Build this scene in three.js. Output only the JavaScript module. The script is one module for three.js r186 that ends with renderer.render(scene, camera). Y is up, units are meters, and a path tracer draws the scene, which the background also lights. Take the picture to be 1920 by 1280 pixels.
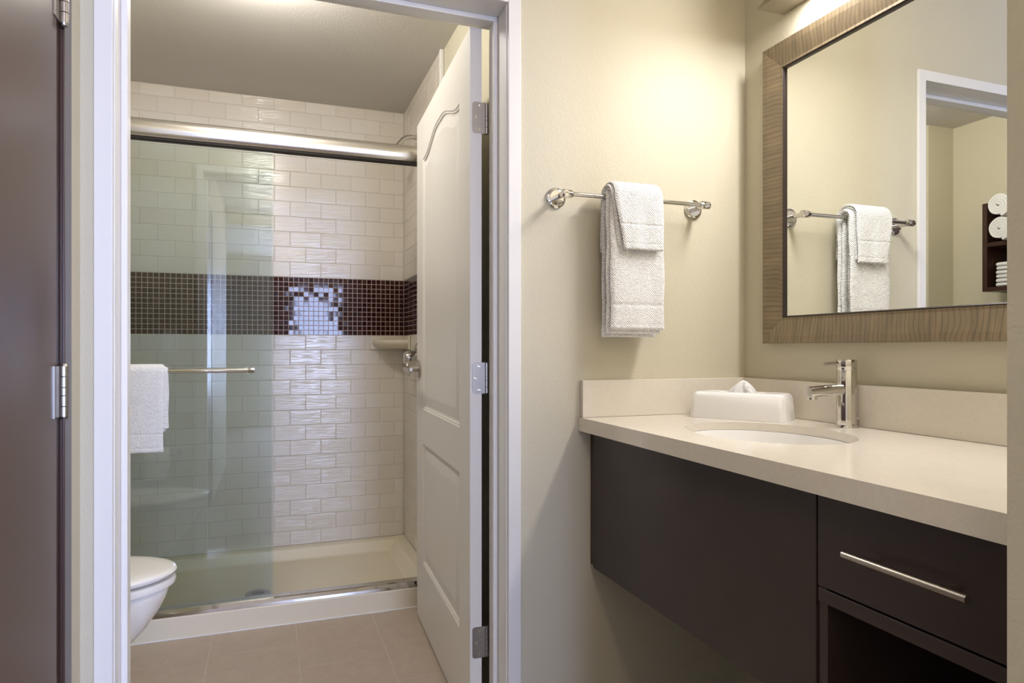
import * as THREE from 'three';
import { RectAreaLightUniformsLib } from 'three/addons/lights/RectAreaLightUniformsLib.js';
import { RoundedBoxGeometry } from 'three/addons/geometries/RoundedBoxGeometry.js';
import { mergeGeometries, mergeVertices, toCreasedNormals } from 'three/addons/utils/BufferGeometryUtils.js';

// ---------------------------------------------------------------- camera, sky, exposure
const scene = new THREE.Scene();
const F = 1250, EYE = 1.115;                       // focal length in pixels of a 1920 x 1280 frame, eye height
const camera = new THREE.PerspectiveCamera(2 * Math.atan(640 / F) * 180 / Math.PI, 1.5, 0.02, 60);
camera.position.set(0, EYE, 0);
camera.rotation.y = -19.96 * Math.PI / 180;
camera.setViewOffset(1920, 1280, 0, -12, 1920, 1280);
const renderer = new THREE.WebGLRenderer({ antialias: true });
renderer.toneMapping = THREE.LinearToneMapping;
renderer.toneMappingExposure = 1.0;
renderer.shadowMap.enabled = true;
RectAreaLightUniformsLib.init();
scene.background = new THREE.Color().setRGB(4.2, 5.2, 7.0);   // overcast daylight seen through the window
const day = new THREE.RectAreaLight(new THREE.Color().setRGB(0.50, 0.60, 1.0), 36, 2.0, 1.5);   // daylight of the bedroom window
day.position.set(1.32, 1.30, 4.36); day.lookAt(1.32, 1.30, 0); scene.add(day);

// ---------------------------------------------------------------- main measures (x to the right, y up, d = depth away from the camera, z = -d)
const D1 = 1.70, DB = 1.85;                        // wall with the door: hall face, bathroom face
const XM = 1.388, XL = -0.392, XR = 0.76;          // mirror wall, hall left wall, hall right wall
const BL = -1.045, BR = 0.71, CEIL = 2.41;         // bathroom left and right wall, ceiling
const SF = 2.826, SB = 3.67, SL = -0.83, SR = 0.696;   // shower: curb front, tiled back face, tiled left and right faces
const JL = -0.328, JR = 0.604, JH = 2.046;         // clear bathroom door frame
const ND = 0.502;                                  // near end of the vanity recess
const CT = 0.92;                                   // worktop height

// ---------------------------------------------------------------- helpers
let seed = 12345;
const rnd = () => { seed = (seed * 1664525 + 1013904223) >>> 0; return seed / 4294967296; };
const taken = {};
function numbered(name) { const n = taken[name] = (taken[name] ?? -1) + 1; return n ? name + '_' + String(n).padStart(3, '0') : name; }
function shade(o) { o.castShadow = true; o.receiveShadow = true; return o; }
function uvMetres(g) {                             // box projection in metres
  if (g.index) g = g.toNonIndexed();
  const p = g.attributes.position, n = g.attributes.normal, uv = new Float32Array(p.count * 2);
  for (let i = 0; i < p.count; i++) {
    const ax = Math.abs(n.getX(i)), ay = Math.abs(n.getY(i)), az = Math.abs(n.getZ(i));
    if (ax >= ay && ax >= az) { uv[2 * i] = p.getZ(i); uv[2 * i + 1] = p.getY(i); }
    else if (ay >= az) { uv[2 * i] = p.getX(i); uv[2 * i + 1] = p.getZ(i); }
    else { uv[2 * i] = p.getX(i); uv[2 * i + 1] = p.getY(i); }
  }
  g.setAttribute('uv', new THREE.BufferAttribute(uv, 2));
  return g;
}
function bx(x0, x1, y0, y1, d0, d1, r = 0) {       // a box between planes, d0 < d1
  const w = x1 - x0, h = y1 - y0, t = d1 - d0;
  const g = r ? new RoundedBoxGeometry(w, h, t, 2, Math.min(r, w / 2.01, h / 2.01, t / 2.01)) : new THREE.BoxGeometry(w, h, t);
  g.translate((x0 + x1) / 2, (y0 + y1) / 2, -(d0 + d1) / 2);
  return uvMetres(g);
}
function rod(a, b, r, r2 = r, seg = 24) {          // cylinder between two points [x, y, d]
  const p = new THREE.Vector3(a[0], a[1], -a[2]), q = new THREE.Vector3(b[0], b[1], -b[2]), v = q.clone().sub(p);
  const g = new THREE.CylinderGeometry(r2, r, v.length(), seg);
  g.applyQuaternion(new THREE.Quaternion().setFromUnitVectors(new THREE.Vector3(0, 1, 0), v.clone().normalize()));
  const m = p.add(q).multiplyScalar(0.5); g.translate(m.x, m.y, m.z);
  return g.toNonIndexed();
}
function turned(profile, at, axis, seg = 40) {     // lathe along an axis direction [x, y, d]; profile [[radius, height], ...]
  const g = new THREE.LatheGeometry(profile.map(([r, h]) => new THREE.Vector2(r, h)), seg);
  g.applyQuaternion(new THREE.Quaternion().setFromUnitVectors(new THREE.Vector3(0, 1, 0), new THREE.Vector3(axis[0], axis[1], -axis[2]).normalize()));
  g.translate(at[0], at[1], -at[2]);
  return toCreasedNormals(g, 0.7);
}
function tube(pts, r, seg = 40) {
  const c = new THREE.CatmullRomCurve3(pts.map(([x, y, d]) => new THREE.Vector3(x, y, -d)));
  const ends = [pts[0], pts.at(-1)].map(([x, y, d]) => { const e = new THREE.SphereGeometry(r, 16, 10); e.translate(x, y, -d); return e; });
  return merge([new THREE.TubeGeometry(c, seg, r, 16), ...ends]);
}
function merge(list) {
  return list.length === 1 ? list[0] : mergeGeometries(list.map(g => {
    g = g.index ? g.toNonIndexed() : g;
    for (const k of Object.keys(g.attributes)) if (!['position', 'normal', 'uv'].includes(k)) g.deleteAttribute(k);
    return g;
  }));
}
function loft(rings, caps = true, crease = 0.6) {  // rings: arrays of [x, y, d], the same count each, going up
  const n = rings[0].length, pos = [], idx = [];
  for (const r of rings) for (const [x, y, d] of r) pos.push(x, y, -d);
  for (let k = 0; k + 1 < rings.length; k++) for (let i = 0; i < n; i++) {
    const a = k * n + i, b = k * n + (i + 1) % n, c = a + n, e = b + n;
    idx.push(a, b, c, b, e, c);
  }
  if (caps) for (const k of [0, rings.length - 1]) {
    const c = rings[k].reduce((s, p) => [s[0] + p[0] / n, s[1] + p[1] / n, s[2] + p[2] / n], [0, 0, 0]), m = pos.length / 3;
    pos.push(c[0], c[1], -c[2]);
    for (let i = 0; i < n; i++) { const a = k * n + i, b = k * n + (i + 1) % n; if (k) idx.push(a, b, m); else idx.push(b, a, m); }
  }
  const g = new THREE.BufferGeometry();
  g.setAttribute('position', new THREE.Float32BufferAttribute(pos, 3)); g.setIndex(idx);
  g.setAttribute('uv', new THREE.Float32BufferAttribute(new Float32Array(pos.length / 3 * 2), 2));
  g.computeVertexNormals();
  return uvMetres(toCreasedNormals(g, crease));
}
function obj(name, geos, mat, parent, label) {     // one mesh, geometry given in world measures
  const m = shade(new THREE.Mesh(merge(Array.isArray(geos) ? geos : [geos]), mat));
  m.name = parent ? name : numbered(name);
  if (parent) { let p = parent; while (p && p !== scene) { m.position.sub(p.position); p = p.parent; } parent.add(m); } else scene.add(m);
  if (label) m.userData.label = label;
  return m;
}
function info(o, label, category, group, kind) { o.userData.label = label; o.userData.category = category; if (group) o.userData.group = group; if (kind) o.userData.kind = kind; return o; }
function thing(name, [x, y, d], label, category, group, kind) {
  const g = new THREE.Group(); g.name = numbered(name); g.position.set(x, y, -d); scene.add(g);
  return info(g, label, category, group, kind);
}
const structure = (name, geos, mat, label, category) => info(obj(name, geos, mat), label, category, null, 'structure');

// ---------------------------------------------------------------- textures
function lattice(n, s) { const a = new Float32Array(n * n); let k = s >>> 0; for (let i = 0; i < n * n; i++) { k = (k * 1664525 + 1013904223) >>> 0; a[i] = k / 4294967296; } return a; }
function tileNoise(nx, ny, s) {                    // smooth noise that repeats over 0..1
  const N = 64, a = lattice(N, s), f = t => t * t * (3 - 2 * t);
  return (u, v) => {
    const x = u * nx, y = v * ny, i = Math.floor(x), j = Math.floor(y), fx = f(x - i), fy = f(y - j);
    const at = (p, q) => a[(((p % nx) + nx) % nx) % N + N * ((((q % ny) + ny) % ny) % N)];
    return (at(i, j) * (1 - fx) + at(i + 1, j) * fx) * (1 - fy) + (at(i, j + 1) * (1 - fx) + at(i + 1, j + 1) * fx) * fy;
  };
}
function texture(n, fn, color, metres = 1, ny = n) {   // fn(u, v) -> grey 0..1 or [r, g, b] sRGB 0..1
  const a = new Uint8Array(n * ny * 4);
  for (let j = 0; j < ny; j++) for (let i = 0; i < n; i++) {
    const c = fn(i / n, j / ny), k = 4 * (j * n + i), q = typeof c === 'number' ? [c, c, c] : c;
    for (let m = 0; m < 3; m++) a[k + m] = Math.max(0, Math.min(255, Math.round(q[m] * 255)));
    a[k + 3] = 255;
  }
  const t = new THREE.DataTexture(a, n, ny);
  t.wrapS = t.wrapT = THREE.RepeatWrapping; t.magFilter = THREE.LinearFilter; t.minFilter = THREE.LinearFilter;
  if (color) t.colorSpace = THREE.SRGBColorSpace;
  if (Array.isArray(metres)) t.repeat.set(1 / metres[0], 1 / metres[1]); else t.repeat.set(1 / metres, 1 / metres);
  t.needsUpdate = true;
  return t;
}
const hex = h => { const c = new THREE.Color(h); const s = c.clone().convertLinearToSRGB(); return [s.r, s.g, s.b]; };
const n1 = tileNoise(48, 48, 3), n2 = tileNoise(24, 24, 7), n3 = tileNoise(12, 12, 11), n4 = tileNoise(5, 5, 19), n5 = tileNoise(64, 64, 23);
const peelBump = texture(512, (u, v) => 0.55 * n1(u, v) + 0.35 * n2(u, v) + 0.2 * n5(u, v), false, 0.16);
const streakA = tileNoise(6, 60, 31), streakB = tileNoise(3, 34, 37);
const tileBump = texture(512, (u, v) => 0.8 * streakA(u, v) + 0.2 * streakB(u, v), false, [0.42, 0.085]);
const floorMap = texture(512, (u, v) => { const k = 0.97 + 0.04 * n3(u, v) + 0.04 * (n1(u, v) - 0.5), c = hex('#b7a796'); return c.map(x => x * k); }, true, 0.45);
const speck = (() => { const a = lattice(64, 77), b = lattice(64, 91); return (u, v) => { const i = Math.floor(u * 512), j = Math.floor(v * 512); return [a[(i * 7 + j * 131) % 4096], b[(i * 61 + j * 17) % 4096]]; }; })();
const stoneMap = texture(512, (u, v) => {
  const [p, q] = speck(u, v), c = hex('#dfd7c8'); let k = 0.99 + 0.012 * n1(u, v) + 0.008 * n3(u, v);
  if (p > 0.985) k *= 0.92; else if (p < 0.02) k *= 1.04; if (q > 0.995) k *= 0.8;
  return c.map(x => x * k);
}, true, 0.42);
const terryBump = texture(512, (u, v) => {
  const a = u * 36, b = v * 36, s = 0.5 + 0.5 * Math.sin(2 * Math.PI * (a + b)), t = 0.5 + 0.5 * Math.sin(2 * Math.PI * (a - b));
  return 0.25 + 0.5 * s * t + 0.3 * (n5(u, v) - 0.3);
}, false, 0.24);
const grainA = tileNoise(3, 40, 41), grainB = tileNoise(4, 60, 43), grainC = tileNoise(2, 14, 47);
const frameMap = texture(512, (u, v) => {          // figured veneer: dark ripples across the moulding
  const w = v + 0.010 * (grainC(u, v) - 0.5) + 0.003 * Math.sin(2 * Math.PI * u), s = Math.sin(2 * Math.PI * (w * 40 + 0.8 * n4(u, v)));
  const k = 0.97 - 0.2 * Math.pow(Math.max(0, s), 5) + 0.12 * (grainB(u, v) - 0.5) + 0.1 * (grainA(u, v) - 0.5);
  return hex('#87765a').map(x => x * k);
}, true, [0.16, 0.5]);
const cabinetMap = texture(256, (u, v) => { const k = 0.94 + 0.1 * n3(u, v) + 0.05 * n4(u, v); return hex('#382c27').map(x => x * k); }, true, 0.8);

// ---------------------------------------------------------------- materials
const S = o => new THREE.MeshStandardMaterial(o), P = o => new THREE.MeshPhysicalMaterial(o);
const M = {
  paint: P({ color: '#cac3ac', roughness: 0.52, bumpMap: peelBump, bumpScale: 0.00045, specularIntensity: 0.8 }),
  ceiling: S({ color: '#cdc8c0', roughness: 0.8, bumpMap: peelBump, bumpScale: 0.0005 }),
  white: P({ color: '#e6e4e0', roughness: 0.35 }),
  doorWhite: P({ color: '#e2ded6', roughness: 0.4 }),
  grout: S({ color: '#cdc5b8', roughness: 0.85 }),
  groutDark: S({ color: '#d6c6bf', roughness: 0.85 }),
  tile: [0, 1, 2].map(k => P({ color: ['#e0d8ca', '#e2dacd', '#ded5c7'][k], roughness: 0.17, bumpMap: tileBump, bumpScale: 0.0004 })),
  mosaic: [0, 1, 2, 3].map(k => P({ color: ['#3a1713', '#43201a', '#331210', '#4b2a20'][k], roughness: 0.05, specularIntensity: 0.5 })),
  floorTile: S({ map: floorMap, roughness: 0.45 }),
  floorGrout: S({ color: '#c9bdae', roughness: 0.9 }),
  carpet: S({ color: '#8d7d6b', roughness: 1 }),
  stone: P({ map: stoneMap, roughness: 0.14 }),
  porcelain: P({ color: '#efede9', roughness: 0.08, clearcoat: 0.6, clearcoatRoughness: 0.03 }),
  plastic: P({ color: '#f0eeea', roughness: 0.18 }),
  acrylic: P({ color: '#e6dcc4', roughness: 0.3 }),
  chrome: S({ color: '#d7d5d1', metalness: 1, roughness: 0.06 }),
  satin: S({ color: '#a8a39c', metalness: 1, roughness: 0.36 }),
  nickel: S({ color: '#b9b1a6', metalness: 1, roughness: 0.3 }),
  alu: S({ color: '#e8e4de', metalness: 1, roughness: 0.25 }),
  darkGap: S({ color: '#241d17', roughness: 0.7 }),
  cabinet: P({ map: cabinetMap, roughness: 0.36 }),
  brownDoor: P({ color: '#54423a', roughness: 0.34 }),
  brownFrame: P({ color: '#46352f', roughness: 0.3 }),
  wood: P({ color: '#3a2218', roughness: 0.35 }),
  veneer: P({ map: frameMap, roughness: 0.38, clearcoat: 0.2, clearcoatRoughness: 0.3 }),
  bead: S({ color: '#2a1c14', roughness: 0.4 }),
  mirror: S({ color: '#eef0ec', metalness: 1, roughness: 0 }),
  terry: P({ color: '#f7f6f4', roughness: 0.95, bumpMap: terryBump, bumpScale: 0.005, sheen: 0.3, sheenRoughness: 0.6, sheenColor: new THREE.Color('#ffffff') }),
  hem: S({ color: '#f0eeea', roughness: 0.9 }),
  tissue: P({ color: '#f6f5f3', roughness: 0.95, transmission: 0.25, side: THREE.DoubleSide }),
  glass: P({ color: new THREE.Color().setRGB(0.90, 0.927, 0.92), roughness: 0.0, transmission: 1, thickness: 0, ior: 1.52 }),
  clear: P({ color: '#ffffff', roughness: 0.0, transmission: 1, thickness: 0, ior: 1.5 }),
  lampGlow: S({ color: '#fff8ec', emissive: new THREE.Color('#fff0dc'), emissiveIntensity: 3.2, roughness: 0.5 }),
};

// ================================================================ the setting
// wall with the bathroom door
{
  const L = JL - 0.014, R = JR + 0.014, H = JH + 0.014;
  structure('wall_door', [bx(BL - 0.13, L, 0, CEIL, D1, DB), bx(R, XM + 0.13, 0, CEIL, D1, DB), bx(L, R, H, CEIL, D1, DB)], M.paint,
    'beige painted wall with the white door frame and the chrome towel bar', 'wall');
}
structure('wall_mirror', bx(XM, XM + 0.13, 0, CEIL, ND - 0.12, D1), M.paint, 'beige painted wall behind the framed mirror and the tap', 'wall');
structure('wall_hall_right', bx(XR, XM + 0.13, 0, CEIL, -1.2, ND), M.paint, 'grey beige wall end cutting off the vanity beside the mirror', 'wall');
// hall left wall with the brown door
const ED0 = 0.60, ED1 = 1.508, EF1 = 1.594, EH = 2.05;   // brown door leaf from d 0.60 to 1.508, frame to 1.594
structure('wall_hall_left', [bx(XL - 0.15, XL, 0, CEIL, EF1 - 0.02, D1), bx(XL - 0.15, XL, 0, CEIL, -1.2, ED0 - 0.066), bx(XL - 0.15, XL, EH + 0.03, CEIL, ED0 - 0.066, EF1 - 0.02)], M.paint,
  'narrow strip of beige wall between the brown door and the white door frame', 'wall');
structure('ceiling', bx(-2.4, 3.0, CEIL, CEIL + 0.12, -4.6, SB + 0.14), M.ceiling, 'plain off white ceiling above the shower', 'ceiling');
// bathroom
const wallRight = structure('wall_bathroom_right', bx(BR, BR + 0.13, 0, CEIL, DB, SB + 0.13), M.paint, 'bathroom wall behind the open white door, tiled inside the shower', 'wall');
structure('wall_bathroom_left', bx(BL - 0.13, BL, 0, CEIL, DB, SF + 0.1), M.paint, 'beige wall behind the toilet with the dark towel shelf, seen in the mirror', 'wall');
const wallShowerLeft = structure('wall_shower_left', bx(BL, SL - 0.014, 0, CEIL, SF - 0.012, SB + 0.13), M.paint, 'end wall of the shower beside the toilet', 'wall');
const wallBack = structure('wall_shower_back', bx(SL - 0.014, BR, 0, CEIL, SB + 0.010, SB + 0.13), M.grout, 'cream tiled back wall of the shower with a dark mosaic band', 'wall');
// floors
const floor = structure('floor', bx(BL - 0.13, BR + 0.13, -0.1, -0.004, D1, SB + 0.13), M.floorGrout, 'beige tiled bathroom floor in front of the shower', 'floor');
structure('floor_hall', [bx(XL - 0.15, XM + 0.13, -0.1, 0, -1.2, D1), bx(-2.4, 3.0, -0.1, 0, -4.6, -1.2)], M.carpet, 'brown carpet of the hall and bedroom', 'floor');
// bedroom behind the camera, with the window that the tiles mirror
structure('wall_bedroom_near', [bx(-2.4, XL - 0.15, 0, CEIL, -1.32, -1.2), bx(XM + 0.13, 3.0, 0, CEIL, -1.32, -1.2), bx(XL - 0.15, XM + 0.13, 2.3, CEIL, -1.32, -1.2)], M.paint, 'bedroom wall with the opening to the hall', 'wall');
structure('wall_bedroom_left', bx(-2.52, -2.4, 0, CEIL, -4.6, -1.2), M.paint, 'side wall of the bedroom on the entry side', 'wall');
structure('wall_bedroom_right', bx(3.0, 3.12, 0, CEIL, -4.6, -1.2), M.paint, 'side wall of the bedroom on the vanity side', 'wall');
{
  const x0 = 0.27, x1 = 2.37, y0 = 0.50, y1 = 2.10;
  structure('wall_window', [bx(-2.4, x0, 0, CEIL, -4.6, -4.4), bx(x1, 3.0, 0, CEIL, -4.6, -4.4), bx(x0, x1, 0, y0, -4.6, -4.4), bx(x0, x1, y1, CEIL, -4.6, -4.4)], M.paint, 'bedroom wall around the window', 'wall');
  const w = thing('window_1', [1.32, y0, -4.5], 'white framed bedroom window, mirrored in the dark mosaic tiles', 'window', null, 'structure');
  obj('window_frame', [bx(x0, x0 + 0.05, y0, y1, -4.55, -4.47), bx(x1 - 0.05, x1, y0, y1, -4.55, -4.47), bx(x0, x1, y0, y0 + 0.05, -4.55, -4.47), bx(x0, x1, y1 - 0.05, y1, -4.55, -4.47), bx(1.30, 1.34, y0, y1, -4.55, -4.47)], M.white, w);
  obj('pane', bx(x0 + 0.05, 1.30, y0 + 0.05, y1 - 0.05, -4.515, -4.51), M.clear, w);
  obj('pane', bx(1.34, x1 - 0.05, y0 + 0.05, y1 - 0.05, -4.515, -4.51), M.clear, w);
}

// ---------------------------------------------------------------- bathroom door frame
{
  const t = thing('trim_1', [0.138, 0, 1.77], 'white steel frame of the bathroom door with beaded stops', 'door frame', null, 'structure');
  const f = 0.036, p = 0.011;
  for (const [s, x] of [[-1, JL], [1, JR]]) {
    const o = (a, b) => s < 0 ? [x - b, x - a] : [x + a, x + b];
    obj('jamb', [bx(...o(0, 0.013), 0, JH, D1 - 0.0004, DB + 0.0004), bx(...o(0, f), 0, JH + f, D1 - p, D1 - 0.0004, 0.002), bx(...o(0, f), 0, JH + f, DB + 0.0004, DB + p, 0.002)], M.white, t);
    const q = (a, b) => s < 0 ? [x + a, x + b] : [x - b, x - a];
    obj('door_stop', bx(...q(0, 0.014), 0, JH - 0.014, 1.7775, 1.8165, 0.0025), M.white, t);
    obj('bead', bx(...q(0, 0.003), 0, JH, D1 + 0.002, D1 + 0.014, 0.0014), M.white, t);
  }
  obj('head', [bx(JL, JR, JH, JH + 0.013, D1 - 0.0004, DB + 0.0004), bx(JL, JR, JH, JH + f, D1 - p, D1 - 0.0004, 0.002), bx(JL, JR, JH, JH + f, DB + 0.0004, DB + p, 0.002)], M.white, t);
  obj('head_stop', bx(JL, JR, JH - 0.014, JH, 1.7775, 1.8165, 0.0025), M.white, t);
}

// ---------------------------------------------------------------- open white panel door
function hingeParts(parent, x0, x1, y, d, pinX, pinD, mat, h = 0.089) {   // leaf on the door edge, knuckles at the pin
  const lw = x1 - x0, sh = new THREE.Shape(), r = 0.009;
  sh.moveTo(x1, 0); sh.lineTo(x0 + r, 0); sh.quadraticCurveTo(x0, 0, x0, r); sh.lineTo(x0, h - r); sh.quadraticCurveTo(x0, h, x0 + r, h); sh.lineTo(x1, h); sh.closePath();
  const g = new THREE.ExtrudeGeometry(sh, { depth: 0.002, bevelEnabled: false, curveSegments: 6 }); g.translate(0, y, -d);
  const hinge = new THREE.Group(); hinge.name = 'hinge'; parent.add(hinge);
  obj('leaf', g, mat, hinge);
  const cuts = [0, 0.21, 0.42, 0.56, 1.0];
  for (let k = 0; k < 4; k++) obj('knuckle', rod([pinX, y + h * cuts[k] + 0.0006, pinD], [pinX, y + h * cuts[k + 1] - 0.0006, pinD], 0.0062, 0.0062, 16), mat, hinge);
  for (const [fx, fy] of [[0.52, 0.12], [0.24, 0.5], [0.52, 0.88]]) obj('screw', turned([[0, 0], [0.0042, 0], [0.0042, 0.0009], [0.0026, 0.0013], [0.0012, 0.0004], [0, 0.0004]], [x0 + lw * fx, y + h * fy, d - 0.002], [0, 0, -1], 14), M.chrome, hinge);
}
{
  const d0 = 1.832, W = 0.905, T = 0.034, y0 = 0.014, y1 = 2.032;
  const door = thing('door_1', [0.538, 0, d0], 'open white two panel door with arched top panel, hinged on the frame beside the towel bar', 'door', null, 'structure');
  // visible face lies in the plane x = 0 of a local frame; s runs from the hinge edge into the room
  const sArch = (s) => {                             // top line of the upper panel: flat shoulders, ogee rise, round crown
    const k = Math.min(1, Math.max(0, (0.305 - Math.abs(s - W / 2)) / 0.305)), q = Math.min(1, Math.max(0, (k - 0.06) / 0.80)), e = q * q * (3 - 2 * q);
    return 1.862 + 0.058 * e;
  };
  const up = (m) => { const pts = [[0.135 + m, 0.872 + m], [W - 0.135 - m, 0.872 + m]]; const N = 40; for (let i = 0; i <= N; i++) { const s = W - 0.135 - m - (W - 0.27 - 2 * m) * i / N; pts.push([s, sArch(s) - m]); } return pts; };
  const lo = (m) => [[0.135 + m, 0.262 + m], [W - 0.135 - m, 0.262 + m], [W - 0.135 - m, 0.737 - m], [0.135 + m, 0.737 - m]];
  const shp = (pts) => { const s = new THREE.Shape(); pts.forEach(([a, b], i) => i ? s.lineTo(a, b) : s.moveTo(a, b)); s.closePath(); return s; };
  const turn = g => { const q = g.clone(); q.applyMatrix4(new THREE.Matrix4().makeBasis(new THREE.Vector3(0, 0, -1), new THREE.Vector3(0, 1, 0), new THREE.Vector3(1, 0, 0))); return q; };   // (s, y, depth into the leaf) -> x = depth, z = -s
  const face = shp([[0, y0], [W, y0], [W, y1], [0, y1]]);
  face.holes.push(shp(up(0)), shp(lo(0)));
  const slab = new THREE.ExtrudeGeometry(face, { depth: T, bevelEnabled: false }); slab.translate(0, 0, 0);
  const ring = (fn, steps) => {                      // moulding: nested outlines with depths, closed by a flat field
    const pos = [], list = steps.map(([m, z]) => fn(m).map(([a, b]) => [a, b, z])), n = list[0].length, idx = [];
    list.forEach(r => r.forEach(p => pos.push(...p)));
    for (let k = 0; k + 1 < list.length; k++) for (let i = 0; i < n; i++) { const a = k * n + i, b = k * n + (i + 1) % n; idx.push(a, a + n, b, b, a + n, b + n); }
    const g = new THREE.BufferGeometry(); g.setAttribute('position', new THREE.Float32BufferAttribute(pos, 3)); g.setIndex(idx);
    g.setAttribute('uv', new THREE.Float32BufferAttribute(new Float32Array(pos.length / 3 * 2), 2)); g.computeVertexNormals();
    const fld = new THREE.ShapeGeometry(shp(fn(steps.at(-1)[0]))); fld.translate(0, 0, steps.at(-1)[1]); fld.scale(1, 1, 1);
    return [toCreasedNormals(g, 0.5), fld.toNonIndexed()];
  };
  const prof = [[0, 0], [0.004, 0.0035], [0.008, 0.0035], [0.011, 0.0085], [0.019, 0.0095], [0.024, 0.0075], [0.052, 0.0030], [0.055, 0.0022]];
  const mir = prof.map(([m, z]) => [m, T - z]);
  const grp = new THREE.Group(); grp.name = 'leaf'; door.add(grp); grp.rotation.y = -2.3 * Math.PI / 180;
  const put = (name, geos, mat) => { const m = shade(new THREE.Mesh(merge(geos.map(turn)), mat)); m.name = name; grp.add(m); return m; };
  put('slab', [slab.toNonIndexed()], M.doorWhite);
  put('upper_panel', [...ring(up, prof), ...ring(up, mir)], M.doorWhite);
  put('lower_panel', [...ring(lo, prof), ...ring(lo, mir)], M.doorWhite);
  // hinges
  for (const y of [0.226, 0.984, 1.731]) hingeParts(door, 0.5445, 0.582, y, d0 - 0.0005, 0.5875, d0 + 0.002, M.satin);
  // lever handle near the free edge
  const hx = 0.538 + 0.0346, hd = d0 + W - 0.06, hy = 1.03;
  const lever = obj('lever_handle', [turned([[0, 0], [0.036, 0], [0.036, 0.006], [0.033, 0.009], [0, 0.009]], [hx - 0.0005, hy, hd], [-1, 0, 0]), rod([hx, hy, hd], [hx - 0.060, hy, hd], 0.0115), bx(hx - 0.066, hx - 0.048, hy - 0.011, hy + 0.011, hd - 0.115, hd + 0.013, 0.005)], M.nickel, door, 'chrome lever handle');
}

// ---------------------------------------------------------------- brown entry door
{
  const t = thing('trim_2', [XL, 0, EF1], 'dark brown steel frame around the brown entry door', 'door frame', null, 'structure');
  const fx0 = XL - 0.15, fx1 = XL + 0.004;
  obj('jamb', [bx(XL + 0.0004, XL + 0.010, 0, EH + 0.05, ED1 + 0.036, EF1, 0.002), bx(fx0, XL + 0.0005, 0, EH, ED1 + 0.004, EF1 - 0.021)], M.brownFrame, t);
  obj('jamb', [bx(XL + 0.0004, XL + 0.010, 0, EH + 0.05, ED0 - 0.086, ED0 - 0.028, 0.002), bx(fx0, XL + 0.0005, 0, EH, ED0 - 0.065, ED0 - 0.004)], M.brownFrame, t);
  obj('head', [bx(XL + 0.0004, XL + 0.010, EH + 0.003, EH + 0.05, ED0 - 0.028, ED1 + 0.036, 0.002), bx(fx0, XL + 0.0005, EH + 0.003, EH + 0.029, ED0 - 0.004, ED1 + 0.004)], M.brownFrame, t);
  const q = thing('door_2', [XL, 0, (ED0 + ED1) / 2], 'dark brown flat entry door with steel butt hinges', 'door', null, 'structure');
  obj('slab', bx(XL - 0.038, XL + 0.006, 0.012, EH, ED0, ED1, 0.003), M.brownDoor, q);
  for (const y of [0.27, 0.980, 1.748]) {
    const h = new THREE.Group(); h.name = 'hinge'; q.add(h);
    const H = 0.1, px = XL + 0.014, pd = ED1 + 0.016;
    obj('leaf', [bx(XL + 0.006, XL + 0.0085, y, y + H, ED1 - 0.024, ED1 + 0.010)], M.satin, h);
    const c = [0, 0.21, 0.42, 0.58, 0.79, 1];
    for (let k = 0; k < 5; k++) obj('knuckle', rod([px, y + H * c[k] + 0.0008, pd], [px, y + H * c[k + 1] - 0.0008, pd], 0.008, 0.008, 20), M.satin, h);
    obj('pin_cap', [rod([px, y - 0.004, pd], [px, y + 0.0008, pd], 0.006, 0.0075, 16), rod([px, y + H - 0.0008, pd], [px, y + H + 0.004, pd], 0.0075, 0.006, 16)], M.satin, h);
  }
}

// ---------------------------------------------------------------- floor tiles, one third stair bond
{
  const w = 0.3045, l = 0.609, gap = 0.003;
  for (let c = -3; c < 3; c++) {
    const x0 = 0.097 + c * w, x1 = x0 + w, ph = 2.624 - (c + 1) * 0.2;
    for (let k = -3; k < 4; k++) {
      const a = ph + k * l, b = a + l, X0 = Math.max(x0 + gap / 2, BL + 0.002), X1 = Math.min(x1 - gap / 2, BR - 0.002), A = Math.max(a + gap / 2, DB + 0.014), B = Math.min(b - gap / 2, SF - 0.003);
      if (X1 - X0 < 0.02 || B - A < 0.02) continue;
      obj('tile', bx(X0, X1, -0.004, 0.0045, A, B, 0.0012), M.floorTile, floor);
    }
  }
  obj('grout_bed', bx(BL + 0.001, BR - 0.001, -0.004, 0.0034, DB + 0.0125, SF - 0.001), M.floorGrout, floor);
  obj('threshold', bx(JL, JR, -0.004, 0.006, D1, DB + 0.012, 0.002), M.stone, floor);
}

// ---------------------------------------------------------------- shower wall tiles
function chamfered(w, h, t, c, tiltX = 0, tiltY = 0) {   // a tile facing +z, back at z = 0
  const x = w / 2, y = h / 2, z = z0 => z0, pos = [], quad = (a, b, e, f) => pos.push(...a, ...b, ...e, ...a, ...e, ...f);
  const o = [[-x, -y], [x, -y], [x, y], [-x, y]].map(([a, b]) => [a, b, 0]), m = o.map(([a, b]) => [a, b, t - c]), i = [[-x + c, -y + c], [x - c, -y + c], [x - c, y - c], [-x + c, y - c]].map(([a, b]) => [a, b, t + a * tiltX + b * tiltY]);
  quad(...i);
  for (let k = 0; k < 4; k++) { const n = (k + 1) % 4; quad(m[k], m[n], i[n], i[k]); quad(o[k], o[n], m[n], m[k]); }
  const g = new THREE.BufferGeometry(); g.setAttribute('position', new THREE.Float32BufferAttribute(pos, 3)); g.computeVertexNormals();
  g.setAttribute('uv', new THREE.Float32BufferAttribute(new Float32Array(pos.length / 3 * 2), 2));
  return uvMetres(g);
}
const TW = 0.155, TH = 0.0788, GAP = 0.0026, B0 = 1.183, B1 = 1.485, MP = (B1 - B0) / 12;
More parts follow.
